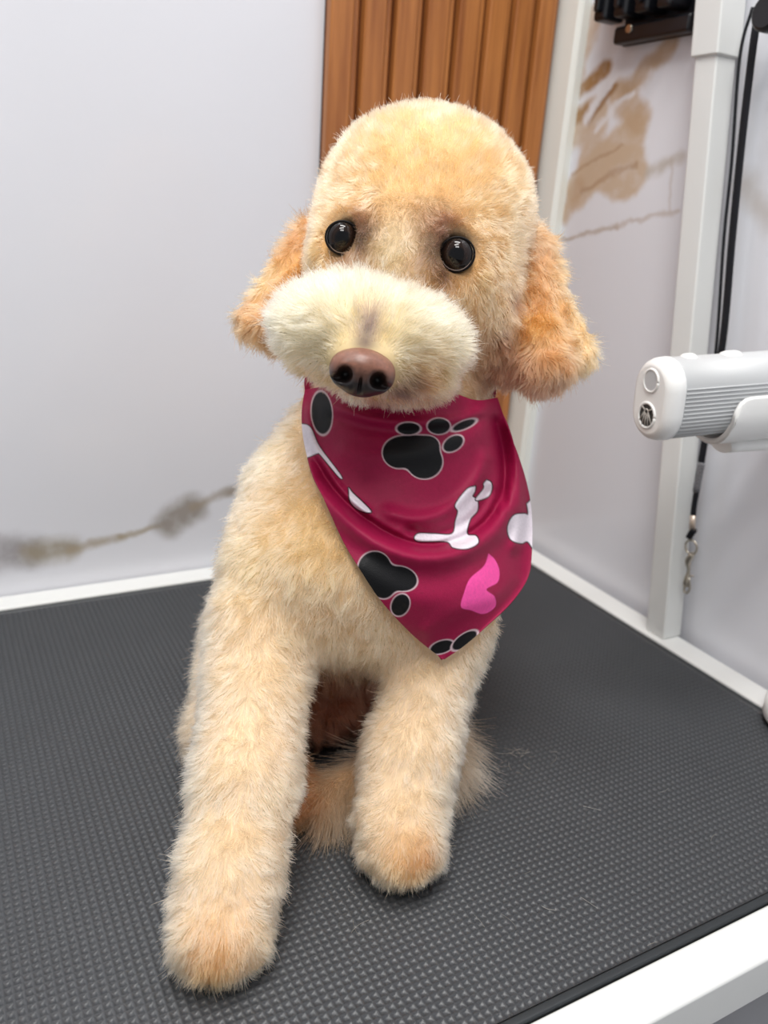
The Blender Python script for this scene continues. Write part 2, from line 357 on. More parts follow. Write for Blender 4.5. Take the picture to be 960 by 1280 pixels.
def loft(name, rings, material, parent, ribs=False):
    V, Q = [], []; n = None
    for d, hw, hh in rings:
        pts = stadium(hw, hh); n = len(pts)
        for (u, v) in pts: V.append(A + ax * d + sv * u + uv * v)
    for i in range(len(rings) - 1):
        for k in range(n): k2 = (k + 1) % n; Q.append((i * n + k, i * n + k2, (i + 1) * n + k2, (i + 1) * n + k))
    Q.append(tuple(range(n))[::-1]); Q.append(tuple((len(rings) - 1) * n + k for k in range(n)))
    o = pymesh(name, V, Q, material, parent, False)
    bm = bmesh.new(); bm.from_mesh(o.data); bmesh.ops.recalc_face_normals(bm, faces=bm.faces[:]); bm.to_mesh(o.data); bm.free()
    for p in o.data.polygons: p.use_smooth = len(p.vertices) == 4
    return o
loft('body', [(.014, HW, HH), (LEN, HW, HH)], M_grey, dryer)
loft('end_cap', [(0, HW - .006, HH - .006), (.0012, HW - .0035, HH - .0035), (.004, HW - .001, HH - .001), (.008, HW + .0004, HH + .0004), (.015, HW + .0008, HH + .0008), (.0158, HW, HH)], M_plast, dryer)
def at(d, u, v): return A + ax * d + sv * u + uv * v
for k in range(13):                                             # raised ribs along the flank facing the room
    v = .012 - k * .0033
    tube('rib', [at(.016, HW + .0001 if abs(v) < HH - HW else 0, v) + sv * 0, at(.16, HW + .0001 if abs(v) < HH - HW else 0, v)], .0007, M_grey, dryer, 6) if abs(v) < HH - HW else \
        tube('rib', [at(.016, math.sqrt(max(HW ** 2 - (abs(v) - (HH - HW)) ** 2, 0)), v), at(.16, math.sqrt(max(HW ** 2 - (abs(v) - (HH - HW)) ** 2, 0)), v)], .0007, M_grey, dryer, 6)
def disc(name, c, r0, r1, d0, d1, material, parent, n=32):
    tube_pts = [c + ax * d0, c + ax * d1]; return tube(name, tube_pts, [r0, r1], material, parent, n)
up_c, lo_c = at(0, 0, .0155), at(0, 0, -.0125)
def ring(name, c, r, th_, material, parent):
    t = np.linspace(0, 2 * math.pi, 33); return tube(name, [c + sv * r * math.cos(k) + uv * r * math.sin(k) for k in t], th_, material, parent, 8)
ring('sensor_rim', up_c, .0088, .0012, M_plast, dryer); disc('sensor', up_c, .0078, .0078, -.0006, .002, M_grey, dryer)
ring('vent_rim', lo_c, .0100, .0013, M_plast, dryer)
vent = disc('vent', lo_c, .0092, .0092, -.0003, .002, M_dark, dryer)
M_bar = mat('vent_bar', (178, 172, 165), .4, .5, noise=.05)
hh_ = lo_c - ax * .0009; hub = hh_ + uv * .0030
ring('vent_bar', hub, .0022, .0006, M_bar, vent)
for p, q in (((0, .0012), (0, -.0085)), ((-.0020, .004), (-.0062, .0066)), ((.0020, .004), (.0062, .0066)), ((-.0018, .0024), (-.0036, -.0078)), ((.0018, .0024), (.0036, -.0078)), ((-.0024, .0028), (-.0072, -.0050)), ((.0024, .0028), (.0072, -.0050))):
    tube('vent_bar', [hh_ + sv * p[0] + uv * p[1], hh_ + sv * q[0] + uv * q[1]], .00055, M_bar, vent, 6)
for d0_, d1_ in ((.026, .040), (.064, .085)):
    bt = [at(d, 0, HH - .0030) for d in np.linspace(d0_, d1_, 10)]
    tube('button', bt, .0055 * np.sqrt(np.clip(1 - np.linspace(-.97, .97, 10) ** 4, .03, 1)), M_plast, dryer, 14, flat=1.2)

stand = tag(empty('dryer_stand', (.64, .385, 0)), 'white dryer holder with a rounded cradle, clamped at the right edge of the mat', 'stand')
def cradle_outline():
    r0, r1 = HW + .0035, HW + .0085; zc = -(HH - HW); o = [(r1, .004), (r1, zc)]
    o += [(r1 * math.cos(t), zc + r1 * math.sin(t)) for t in np.linspace(0, -math.pi, 17)[1:-1]]
    o += [(-r1, zc), (-r1, .004), (-r0, .004), (-r0, zc)]
    o += [(r0 * math.cos(t), zc + r0 * math.sin(t)) for t in np.linspace(-math.pi, 0, 17)[1:-1]]
    return o + [(r0, zc), (r0, .004)]
ol = cradle_outline(); V, Q = [], []; steps = [(.060, .35), (.061, .55), (.064, .80), (.069, .95), (.076, 1.0), (.22, 1.0)]
for d, s in steps:                                              # the front corner of the shell is rounded off
    for (u, v) in ol:
        vv = v if v < -.02 else -.02 + (v + .02) * s
        V.append(at(d + max(0, -v - .03) * 0.25, u, vv))
n = len(ol)
for i in range(len(steps) - 1):
    for k in range(n): k2 = (k + 1) % n; Q.append((i * n + k, i * n + k2, (i + 1) * n + k2, (i + 1) * n + k))
Q.append(tuple(range(n))[::-1]); Q.append(tuple((len(steps) - 1) * n + k for k in range(n)))
cradle = pymesh('cradle', V, Q, M_plast, stand, False)
bm = bmesh.new(); bm.from_mesh(cradle.data); bmesh.ops.recalc_face_normals(bm, faces=bm.faces[:])
bmesh.ops.bevel(bm, geom=[e for e in bm.edges if len(e.link_faces) == 2 and e.calc_face_angle(0) > .7], offset=.0015, segments=2, affect='EDGES'); bm.to_mesh(cradle.data); bm.free()
cradle.data.shade_smooth(); cradle.modifiers.new('wn', 'WEIGHTED_NORMAL')
tube('cradle_arm', spline([at(.080, 0, -HH - .0110), at(.14, .0, -HH - .0125), at(.21, .0, -HH - .0165)], 14), np.linspace(.0068, .0085, 14), M_plast, stand, 16, flat=1.9)
base_c = np.array([.668, .366, 0.0]); pole_top = at(.215, 0, -HH - .022)
tube('pole', spline([base_c + [0, 0, .03], base_c + [.004, -.006, .08], pole_top + [.012, .0, -.06], pole_top], 24), .011, M_plast, stand, 16)
tube('clamp_base', [base_c + [0, 0, z] for z in (.003, .0045, .007, .012, .022, .027, .030)], [.034, .037, .0385, .039, .039, .036, .030], M_plast, stand, 40)
tube('clamp_screw', [base_c + [.034, 0, -.05], base_c + [.034, 0, .004]], .008, M_plast, stand, 16)
# ------------------------------------------------------------------ the dog: one signed-distance body, surfaced, furred
PR = []                                                         # primitives: kind, data, region, colour, hair length, lift
def cap(a, b, ra, rb, reg, col, ln, lift=.5, k=.018, flow=(0, 0, -1)):
    """tapered limb between (px, py, depth) joints; radii in pixels at those depths"""
    PR.append(dict(t='c', a=P(*a), b=P(*b), ra=ra * a[2] / F, rb=rb * b[2] / F, reg=reg, col=srgb(*col), ln=ln, lift=lift, k=k, flow=np.array(flow, float)))
def ell(c, rx, ry, rz, roll, reg, col, ln, lift=.5, k=.018, flow=(0, 0, -1)):
    t = math.radians(roll); x, y = CAM[0], CAM[1]
    R = np.array([math.cos(t) * x + math.sin(t) * y, -math.sin(t) * x + math.cos(t) * y, CAM[2]])
    PR.append(dict(t='e', c=P(*c), R=R, r=np.array([rx * c[2] / F, ry * c[2] / F, rz]), reg=reg, col=srgb(*col), ln=ln, lift=lift, k=k, flow=np.array(flow, float)))
UP = tuple(-CAM[1] * .8 + CAM[2] * .6)
GOLD, CREAM, APR, BODY, LEG, PAW = (230, 188, 142), (233, 213, 174), (218, 164, 106), (234, 197, 155), (238, 208, 172), (226, 176, 126)
# torso (first: the bandana drapes over these)
cap((520, 430, .605), (492, 570, .612), 84, 102, 'body', BODY, .008, .5)
cap((500, 545, .615), (455, 680, .615), 96, 122, 'body', BODY, .008, .45, .03)
ell((452, 712, .610), 160, 92, .088, 4, 'body', BODY, .0095, .35, .03)
cap((432, 512, .632), (372, 610, .630), 46, 58, 'body', BODY, .009, .4, .03)
cap((384, 630, .620), (334, 780, .580), 60, 66, 'body', BODY, .009, .4, .03)
cap((328, 790, .577), (306, 975, .522), 66, 60, 'leg', LEG, .008, .42, .012)
cap((306, 975, .522), (289, 1085, .497), 60, 58, 'leg', LEG, .008, .42, .015)
cap((289, 1085, .497), (275, 1163, .478), 58, 62, 'paw', LEG, .0075, .45, .015)
cap((590, 640, .625), (556, 790, .603), 50, 55, 'body', BODY, .008, .4, .03)
cap((550, 800, .601), (512, 945, .574), 53, 54, 'leg', LEG, .0075, .42, .012)
cap((512, 945, .574), (500, 1025, .556), 54, 50, 'leg', LEG, .0075, .42, .015)
cap((500, 1025, .556), (503, 1060, .546), 50, 49, 'paw', LEG, .007, .45, .015)
for tx, ty, td, tr in ((238, 1196, .474, 20), (262, 1206, .469, 21), (292, 1203, .470, 21), (318, 1190, .474, 19)): cap((tx + 3, ty - 26, td + .012), (tx, ty, td), tr, tr, 'paw', LEG, .0065, .4, .007)
for tx, ty, td, tr in ((462, 1074, .545, 16), (486, 1086, .541, 17), (515, 1087, .540, 17), (541, 1077, .544, 16)): cap((tx, ty - 20, td + .010), (tx, ty, td), tr, tr, 'paw', LEG, .0055, .4, .005)
NB = len(PR)
# trunk, haunches, hind feet and tail (mostly hidden behind)
BR_ = (180, 128, 82)
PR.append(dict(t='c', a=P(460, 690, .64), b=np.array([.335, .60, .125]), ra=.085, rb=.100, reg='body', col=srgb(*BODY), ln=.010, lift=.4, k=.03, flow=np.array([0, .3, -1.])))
PR.append(dict(t='c', a=np.array([.245, .535, .055]), b=np.array([.34, .57, .065]), ra=.050, rb=.060, reg='body', col=srgb(120, 74, 46), ln=.014, lift=.4, k=.03, flow=np.array([0, 0, -1.])))  # apricot-brown belly fur, darkened further to hold the shade between the legs
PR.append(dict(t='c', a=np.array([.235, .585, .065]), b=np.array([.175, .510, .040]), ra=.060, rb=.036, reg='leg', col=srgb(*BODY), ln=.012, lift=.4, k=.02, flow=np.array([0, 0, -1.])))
PR.append(dict(t='c', a=np.array([.175, .505, .034]), b=np.array([.190, .450, .018]), ra=.030, rb=.022, reg='paw', col=srgb(*BR_), ln=.011, lift=.4, k=.015, flow=np.array([0, -.5, -1.])))
PR.append(dict(t='c', a=np.array([.372, .60, .075]), b=np.array([.350, .51, .038]), ra=.052, rb=.026, reg='leg', col=srgb(*BODY), ln=.012, lift=.4, k=.02, flow=np.array([0, 0, -1.])))
for q0, q1, r0, r1 in (((.37, .62, .03), (.345, .50, .022), .02, .017), ((.345, .50, .022), (.312, .447, .020), .017, .015), ((.312, .447, .020), (.218, .440, .016), .015, .010)):
    PR.append(dict(t='c', a=np.array(q0), b=np.array(q1), ra=r0, rb=r1, reg='tail', col=srgb(208, 174, 138), ln=.046, lift=.08, k=.01, flow=np.array([-.15, -.35, -.45])))
# head
NH = len(PR)
ell((531, 268, .578), 130, 118, .072, 8, 'head', GOLD, .0062, .85, .02, UP)
ell((512, 338, .562), 127, 98, .062, 10, 'head', GOLD, .0065, .6, .02, (0, 0, -1))
ell((600, 400, .585), 43, 73, .045, -14, 'head', GOLD, .008, .4, .02, (0, 0, -1))
ell((462, 422, .505), 122, 64, .046, 9, 'muzzle', CREAM, .0105, .42, .012, (0, 0, -1))
ell((490, 474, .512), 76, 28, .034, 6, 'muzzle', (226, 188, 136), .007, .35, .010, (0, 0, -1))
ell((456, 452, .474), 46, 32, .022, 10, 'muzzle', (238, 212, 160), .006, .45, .012, (0, 0, -1))
EAR = (208, 156, 106)
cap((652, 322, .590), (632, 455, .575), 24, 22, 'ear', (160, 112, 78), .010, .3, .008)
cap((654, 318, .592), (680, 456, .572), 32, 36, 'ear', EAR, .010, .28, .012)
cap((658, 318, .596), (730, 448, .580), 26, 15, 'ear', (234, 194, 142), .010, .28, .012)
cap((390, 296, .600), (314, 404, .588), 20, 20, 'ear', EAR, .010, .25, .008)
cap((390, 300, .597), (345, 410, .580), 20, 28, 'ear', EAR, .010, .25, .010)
NE = len(PR)

def prim_sdf(q, X):
    if q['t'] == 'c':
        ba = (q['b'] - q['a']).astype(X.dtype); pa = X - q['a'].astype(X.dtype)
        h = np.clip((pa @ ba) / (ba @ ba), 0, 1); return np.linalg.norm(pa - h[..., None] * ba, axis=-1) - (q['ra'] + h * (q['rb'] - q['ra']))
    y = (X - q['c'].astype(X.dtype)) @ q['R'].T.astype(X.dtype); r = q['r'].astype(X.dtype)
    k0 = np.linalg.norm(y / r, axis=-1); k1 = np.linalg.norm(y / r ** 2, axis=-1); return k0 * (k0 - 1) / np.maximum(k1, 1e-6)
def smin(a, b, k):
    h = np.maximum(k - np.abs(a - b), 0) / k; return np.minimum(a, b) - h * h * k * .25
def field(X, ids):
    d = None
    for i in ids: e = prim_sdf(PR[i], X); d = e if d is None else smin(d, e, PR[i]['k'])
    return d
def clip_ground(d, z, z0=.0015, k=.012): return -smin(-d, z - z0, k)
def surface_nets(S, org, h):
    n = S.shape; ins = S < 0
    c = [S[i:n[0] - 1 + i, j:n[1] - 1 + j, k:n[2] - 1 + k] for i in (0, 1) for j in (0, 1) for k in (0, 1)]
    neg = sum((q < 0).astype(np.int8) for q in c); act = (neg > 0) & (neg < 8); idx = np.argwhere(act)
    vid = -np.ones(act.shape, np.int64); vid[act] = np.arange(len(idx))
    cv = np.stack([q[act] for q in c], 1); off = np.array([(i, j, k) for i in (0, 1) for j in (0, 1) for k in (0, 1)], float)
    acc = np.zeros((len(idx), 3)); cnt = np.zeros(len(idx))
    for a in range(8):
        for b in range(a + 1, 8):
            if np.abs(off[a] - off[b]).sum() != 1: continue
            va, vb = cv[:, a], cv[:, b]; m = (va < 0) != (vb < 0); t = np.where(m, va / np.where(m, va - vb, 1), 0)
            acc += np.where(m[:, None], off[a] + t[:, None] * (off[b] - off[a]), 0); cnt += m
    V = org + (idx + acc / cnt[:, None]) * h; Q = []
    for axn in range(3):
        sl0 = [slice(1, -1)] * 3; sl1 = [slice(1, -1)] * 3; sl0[axn] = slice(0, -1); sl1[axn] = slice(1, None)
        a, b = ins[tuple(sl0)], ins[tuple(sl1)]; e = np.argwhere(a != b); fl = a[tuple(e.T)]
        u, v = (axn + 1) % 3, (axn + 2) % 3; base_ = e.copy()
        for t in (u, v): base_[:, t] += 1
        def cell(du, dv):
            q = base_.copy(); q[:, u] -= du; q[:, v] -= dv; return vid[tuple(q.T)]
        q = np.stack([cell(1, 1), cell(0, 1), cell(0, 0), cell(1, 0)], 1); q[~fl] = q[~fl][:, ::-1]; Q.append(q)
    return V, np.vstack(Q)
LO, HI, h = np.array([.02, .25, -.012]), np.array([.50, .76, .52]), .0036
gn = np.ceil((HI - LO) / h).astype(int)
X = np.stack(np.meshgrid(*[LO[i] + h * np.arange(gn[i]) for i in range(3)], indexing='ij'), -1).astype(np.float32)
def grid_field(ids):
    S = np.full(gn, .2, np.float32)
    for i in ids:
        q = PR[i]
        if q['t'] == 'c': lo = np.minimum(q['a'] - q['ra'], q['b'] - q['rb']); hi = np.maximum(q['a'] + q['ra'], q['b'] + q['rb'])
        else: R_ = q['r'].max(); lo, hi = q['c'] - R_, q['c'] + R_
        a = np.clip(((lo - .06 - LO) / h).astype(int), 0, gn - 2); b = np.clip(((hi + .06 - LO) / h).astype(int) + 1, 2, gn)
        sl = tuple(slice(a[j], b[j]) for j in range(3)); S[sl] = smin(S[sl], prim_sdf(q, X[sl]), q['k'])
    return S
S_t = grid_field(range(NB))                                     # chest, neck and front legs only
S = clip_ground(grid_field(range(NE)), X[..., 2])
def sample(G, p):
    """trilinear"""
    g = np.clip((p - LO) / h, 0, np.array(gn) - 1.001); i = g.astype(int); f = g - i; r = 0
    for a in (0, 1):
        for b in (0, 1):
            for c in (0, 1):
                wgt = (f[..., 0] if a else 1 - f[..., 0]) * (f[..., 1] if b else 1 - f[..., 1]) * (f[..., 2] if c else 1 - f[..., 2])
                r = r + wgt * G[i[..., 0] + a, i[..., 1] + b, i[..., 2] + c]
    return r
def grad(G, p, e=.003):
    g = np.stack([sample(G, p + e * d) - sample(G, p - e * d) for d in np.eye(3)], -1)
    return g / np.maximum(np.linalg.norm(g, axis=-1, keepdims=True), 1e-9)
def march(G, x, y, d0=.40, d1=.80, off=0.0, n=140):
    """first depth along the pixel's ray where the field drops under off (nan if none), and the depth of closest approach"""
    ds = np.linspace(d0, d1, n); v = ray(x, y); vals = np.stack([sample(G, EYE + v * d) for d in ds], -1) - off
    hit = vals < 0; first = hit.argmax(-1); any_ = hit.any(-1); near = ds[vals.argmin(-1)]
    i = np.maximum(first, 1); va = np.take_along_axis(vals, (i - 1)[..., None], -1)[..., 0]; vb = np.take_along_axis(vals, i[..., None], -1)[..., 0]
    t = va / np.where(va - vb == 0, 1, va - vb); return np.where(any_, ds[i - 1] + t * (ds[1] - ds[0]), np.nan), near

# eye positions: sockets pressed into the face
EYES = [((428, 297), 20.5), ((571, 318), 21.5)]
eye_c = []
for (ex, ey), r in EYES:
    d, _ = march(S, np.array(float(ex)), np.array(float(ey))); R_ = r * float(d) / F * 1.12
    c = P(ex, ey, float(d) + R_ * .45); eye_c.append((c, R_))
    S = -smin(-S, np.linalg.norm(X - c.astype(np.float32), axis=-1) - R_ * .98, .004)
nose_c = P(453, 464, float(march(S, np.array(453.), np.array(462.))[0]) + .004)
V, Qd = surface_nets(S, LO, h)
# noise for fur clumps
LAT = rng.normal(size=(64, 64, 64, 3)).astype(np.float32)
def vnoise(p, sc):
    g = p * sc; i = np.floor(g).astype(int); f = g - i; f = f * f * (3 - 2 * f); r = 0
    for a in (0, 1):
        for b in (0, 1):
            for c in (0, 1):
                wgt = (f[:, 0] if a else 1 - f[:, 0]) * (f[:, 1] if b else 1 - f[:, 1]) * (f[:, 2] if c else 1 - f[:, 2])
                r = r + wgt[:, None] * LAT[(i[:, 0] + a) % 64, (i[:, 1] + b) % 64, (i[:, 2] + c) % 64]
    return r
# colour patches with a shape of their own: (px, py, depth, radius, squash, colour, strength)
SP = [((272, 1205, .470), .030, PAW, .8), ((262, 1215, .466), .016, (216, 152, 88), .85), ((508, 1085, .535), .026, (222, 166, 106), .85), ((532, 1078, .535), .012, (206, 140, 82), .6),
      ((454, 294, .510), .0165, (34, 24, 22), 1), ((448, 278, .512), .011, (130, 100, 82), .7), ((428, 322, .512), .009, (150, 112, 84), .6), ((540, 307, .505), .0185, (34, 24, 22), 1), ((552, 288, .512), .015, (84, 62, 54), .9), ((540, 275, .512), .014, (178, 140, 112), .6),
      ((556, 340, .505), .011, (84, 62, 50), .85), ((595, 345, .515), .016, (222, 166, 104), .7), ((398, 318, .530), .017, (222, 164, 96), .85), ((380, 345, .54), .016, (224, 170, 104), .7),
      ((498, 290, .50), .015, (242, 214, 180), .9), ((490, 318, .49), .018, (244, 220, 184), .9), ((520, 330, .49), .012, (232, 196, 160), .6),
      ((460, 412, .462), .007, (120, 104, 100), .85), ((462, 395, .462), .007, (150, 134, 124), .7), ((456, 428, .462), .008, (112, 94, 90), .9), ((468, 380, .464), .007, (196, 180, 160), .6),
      ((538, 468, .475), .019, (216, 164, 102), .85), ((392, 466, .475), .022, (218, 172, 110), .85), ((350, 462, .49), .018, (230, 194, 134), .7), ((580, 440, .49), .02, (236, 210, 160), .6),
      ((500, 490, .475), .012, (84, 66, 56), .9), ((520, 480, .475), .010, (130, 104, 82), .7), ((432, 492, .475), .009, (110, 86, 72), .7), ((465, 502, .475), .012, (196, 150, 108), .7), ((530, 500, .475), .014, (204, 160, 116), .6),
      ((640, 460, .56), .024, (158, 114, 82), .6), ((690, 490, .55), .024, (196, 150, 118), .7), ((615, 470, .57), .020, (150, 108, 80), .6), ((644, 375, .56), .010, (110, 72, 46), .8), ((630, 425, .57), .012, (100, 66, 44), .8), ((670, 400, .56), .016, (224, 164, 92), .6),  # the two small darkest spots paint in the shadow gap between ear and cheek
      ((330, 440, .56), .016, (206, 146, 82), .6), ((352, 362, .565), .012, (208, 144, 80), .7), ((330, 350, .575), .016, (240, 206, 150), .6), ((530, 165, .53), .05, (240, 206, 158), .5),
      ((420, 650, .53), .05, (238, 202, 146), .6), ((310, 560, .60), .04, (248, 232, 196), .6), ((300, 700, .56), .035, (240, 206, 150), .5)]
def props(p):
    """softly blended colour, length, lift, flow and the leading region of points on the body"""
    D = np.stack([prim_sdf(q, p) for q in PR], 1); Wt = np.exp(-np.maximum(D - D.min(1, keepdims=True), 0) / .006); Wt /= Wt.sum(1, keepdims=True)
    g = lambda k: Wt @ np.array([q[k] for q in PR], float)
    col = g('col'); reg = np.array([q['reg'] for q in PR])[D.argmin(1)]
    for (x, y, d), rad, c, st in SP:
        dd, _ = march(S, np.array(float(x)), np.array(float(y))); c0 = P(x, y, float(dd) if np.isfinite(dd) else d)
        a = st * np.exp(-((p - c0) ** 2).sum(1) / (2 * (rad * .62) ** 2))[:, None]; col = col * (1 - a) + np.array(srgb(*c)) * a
    return col, g('ln'), g('lift'), g('flow'), reg

dog = tag(empty('dog', (.18, .36, 0)), 'cream-apricot curly-coated dog sitting on the black mat wearing a crimson bandana', 'dog')
M_skin = attr_mat('fur_undercoat', .9, spec=.1)
body = np_mesh('body', V, Qd, M_skin, dog, True)
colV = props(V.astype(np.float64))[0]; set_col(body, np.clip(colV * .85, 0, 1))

# ------------------------------------------------------------------ bandana
ZS = 360 / 960
zp = lambda L_: [(340 + x * ZS, 460 + y * ZS) for x, y in L_]
Lp = [(381, 487), (377, 515), (379, 548), (388, 585), (404, 622), (428, 675), (450, 712), (477, 752), (515, 793), (553, 824)]
Rp = [(622, 497), (635, 535), (649, 572), (660, 610), (665, 645), (665, 690), (660, 722), (640, 752), (608, 783), (582, 806), (556, 824)]
Tp = [(381, 487), (420, 482), (500, 484), (560, 490), (595, 500), (622, 497)]
def resample(pts, n):
    s = spline(pts, 400); l = np.concatenate([[0], np.cumsum(np.linalg.norm(np.diff(s, axis=0), axis=1))]); t = np.linspace(0, l[-1], n)
    return np.stack([np.interp(t, l, s[:, k]) for k in range(s.shape[1])], 1)
NU, NV = 300, 360
Lc, Rc, Tc = resample(Lp, NV), resample(Rp, NV), resample(Tp, NU)
u = np.linspace(0, 1, NU); v = np.linspace(0, 1, NV)
BP = Lc[:, None] * (1 - u)[None, :, None] + Rc[:, None] * u[None, :, None]
BP += ((1 - v) ** 3)[:, None, None] * (Tc - (Lc[0] * (1 - u)[:, None] + Rc[0] * u[:, None]))[None]
bx, by = BP[..., 0], BP[..., 1]
cs = (slice(None, None, 6), slice(None, None, 6))               # drape a coarse net first
dh, near = march(S_t, bx[cs], by[cs], .42, .75, .0085, 110)
dep = np.where(np.isfinite(dh), dh, near)
for _ in range(14):
    q = np.pad(dep, 1, mode='edge'); dep = np.minimum(.5 * dep + .125 * (q[:-2, 1:-1] + q[2:, 1:-1] + q[1:-1, :-2] + q[1:-1, 2:]), dep + .0002)
ui = np.arange(NU) / 6; vi = np.arange(NV) / 6
tmp = np.stack([np.interp(ui, np.arange(dep.shape[1]), r) for r in dep], 0); DEP = np.stack([np.interp(vi, np.arange(dep.shape[0]), c) for c in tmp.T], 1)
for _ in range(30):
    q = np.pad(DEP, 1, mode='edge'); DEP = .5 * DEP + .125 * (q[:-2, 1:-1] + q[2:, 1:-1] + q[1:-1, :-2] + q[1:-1, 2:])
def seg_sd(x, y, pts):
    """distance to an open polyline and its side (positive below / to the right)"""
    best = np.full(x.shape, 1e9); sgn = np.zeros(x.shape); tt = np.zeros(x.shape); n = len(pts) - 1
    for i in range(n):
        a, b = np.array(pts[i], float), np.array(pts[i + 1], float); ba = b - a
        hh = np.clip(((x - a[0]) * ba[0] + (y - a[1]) * ba[1]) / (ba @ ba), 0, 1); dx, dy = x - a[0] - hh * ba[0], y - a[1] - hh * ba[1]
        d = np.hypot(dx, dy); m_ = d < best; best = np.where(m_, d, best); sgn = np.where(m_, np.sign(ba[0] * (y - a[1]) - ba[1] * (x - a[0])), sgn); tt = np.where(m_, (i + hh) / n, tt)
    return best * sgn, tt
def fold(pts, amp, sig, off=0.0, fade=(.12, .12)):
    s = spline(pts, 24); d, t = seg_sd(bx, by, s); e = np.clip(t / fade[0], 0, 1) * np.clip((1 - t) / fade[1], 0, 1)
    return amp * np.exp(-((d - off) / sig) ** 2) * e * e * (3 - 2 * e)
disp = 0
sw = [(386, 560), (410, 605), (445, 642), (485, 670), (530, 684), (575, 676), (612, 650), (630, 612), (632, 570), (624, 520)]
disp = disp + fold(sw, .013, 14, 14, (.08, .3)) - fold(sw, .009, 6, -2, (.08, .3))
disp = disp + fold([(470, 636), (520, 648), (562, 636), (598, 596), (610, 556)], .006, 9, 0) - fold([(500, 655), (545, 662), (590, 640), (612, 600)], .005, 7, 6)
disp = disp + fold([(632, 515), (645, 570), (651, 640), (640, 700)], .008, 8, 0) - fold([(618, 515), (630, 575), (634, 640)], .006, 6, 2)
disp = disp + fold([(384, 498), (390, 550), (424, 612), (470, 650)], .005, 6, 0) + fold([(396, 500), (470, 524), (560, 526), (620, 507)], .004, 7, 0, (.2, .2)) - fold([(400, 516), (470, 538), (560, 538), (612, 520)], .002, 7, 0)
disp = disp + fold([(412, 560), (470, 572), (560, 560), (612, 530)], .0025, 14, 0) + fold([(430, 690), (500, 740), (560, 750), (620, 720)], .004, 20, 0) + fold([(520, 800), (560, 770), (620, 745), (655, 715)], .003, 12, 0)
DEP2 = DEP - disp
BV = P(bx, by, DEP2).reshape(-1, 3)
ii = np.arange(NU * NV).reshape(NV, NU); BQ = np.stack([ii[:-1, :-1], ii[1:, :-1], ii[1:, 1:], ii[:-1, 1:]], -1).reshape(-1, 4)
M_cloth = attr_mat('printed_cotton', .5, spec=.25, sheen=0, weave=1400)
ban = np_mesh('bandana', BV, BQ, M_cloth, dog, True)
tag(ban, 'crimson bandana printed with black paws, white bones and a pink heart')
# the print
fx, fy = bx.ravel(), by.ravel()
def poly_sd(pts):
    p = np.array(pts, float); d = np.full(fx.shape, 1e9); ins = np.zeros(fx.shape, bool)
    for i in range(len(p)):
        a, b = p[i], p[(i + 1) % len(p)]; ba = b - a; hh = np.clip(((fx - a[0]) * ba[0] + (fy - a[1]) * ba[1]) / max(ba @ ba, 1e-9), 0, 1)
        d = np.minimum(d, np.hypot(fx - a[0] - hh * ba[0], fy - a[1] - hh * ba[1]))
        if a[1] != b[1]: ins ^= ((a[1] > fy) != (b[1] > fy)) & (fx < (b[0] - a[0]) * (fy - a[1]) / (b[1] - a[1]) + a[0])
    return np.where(ins, -d, d)
def ell_sd(cx_, cy_, rx, ry, rot=0):
    c0 = zp([(cx_, cy_)])[0]; t = math.radians(rot); dx, dy = fx - c0[0], fy - c0[1]; a = (dx * math.cos(t) + dy * math.sin(t)) / (rx * ZS); b = (-dx * math.sin(t) + dy * math.cos(t)) / (ry * ZS)
    r = np.hypot(a, b); return (r - 1) * min(rx, ry) * ZS * np.where(r > 1e-6, 1, 1)
def smooth_poly(L_): p = np.array(zp(L_)); s = spline(np.vstack([p, p[:1]]), len(L_) * 6); return poly_sd(s[:-1])
C = np.tile(np.array(srgb(146, 14, 62)), (len(fx), 1))
def paint(d, c, outline=None, ow=1.3):
    global C
    if outline is not None: a = np.clip(.5 - (d - ow), 0, 1)[:, None]; C = C * (1 - a) + np.array(srgb(*outline)) * a
    a = np.clip(.5 - d, 0, 1)[:, None]; C = C * (1 - a) + np.array(srgb(*c)) * a
K, WH, PK = (9, 9, 12), (228, 218, 226), (240, 80, 160)
OUT = (205, 180, 185)
pad = smin(smin(ell_sd(425, 282, 56, 52), ell_sd(508, 312, 60, 57), 8), smin(ell_sd(470, 255, 55, 32), ell_sd(522, 262, 36, 34), 8), 6)
paint(pad, K, OUT)
for q in ((455, 202, 38, 20, 0), (556, 194, 37, 26, 0), (604, 252, 36, 23, -32), (640, 190, 40, 13, -22)): paint(ell_sd(*q), K, OUT)
paint(smin(smin(ell_sd(342, 668, 55, 56), ell_sd(372, 718, 42, 50), 8), ell_sd(428, 702, 56, 40, 15), 8), K, OUT)
paint(ell_sd(428, 790, 29, 37, 25), K, OUT)
paint(ell_sd(166, 150, 34, 70, -4), K, OUT)
paint(ell_sd(566, 930, 40, 20, -18), K, OUT); paint(ell_sd(642, 908, 48, 20, -35), K, OUT)
BLK = (28, 20, 24)
paint(smooth_poly([(678, 394), (650, 405), (612, 455), (620, 478), (612, 510), (600, 553), (540, 553), (486, 553), (484, 576), (580, 578), (604, 598), (650, 602), (686, 584), (680, 560), (650, 553), (660, 505), (684, 475), (684, 440), (668, 428), (676, 410)]), WH, BLK, 1.5)
paint(smooth_poly([(716, 374), (706, 386), (706, 402), (680, 436), (690, 440), (720, 428), (732, 404), (730, 382)]), WH, BLK, 1.5)
paint(smooth_poly([(92, 185), (128, 198), (158, 262), (228, 356), (222, 362), (162, 290), (150, 285), (122, 296), (92, 300)]), WH, BLK, 1.2)
paint(smooth_poly([(256, 400), (270, 418), (306, 452), (330, 480), (292, 474), (262, 446)]), WH, BLK, 1.6)
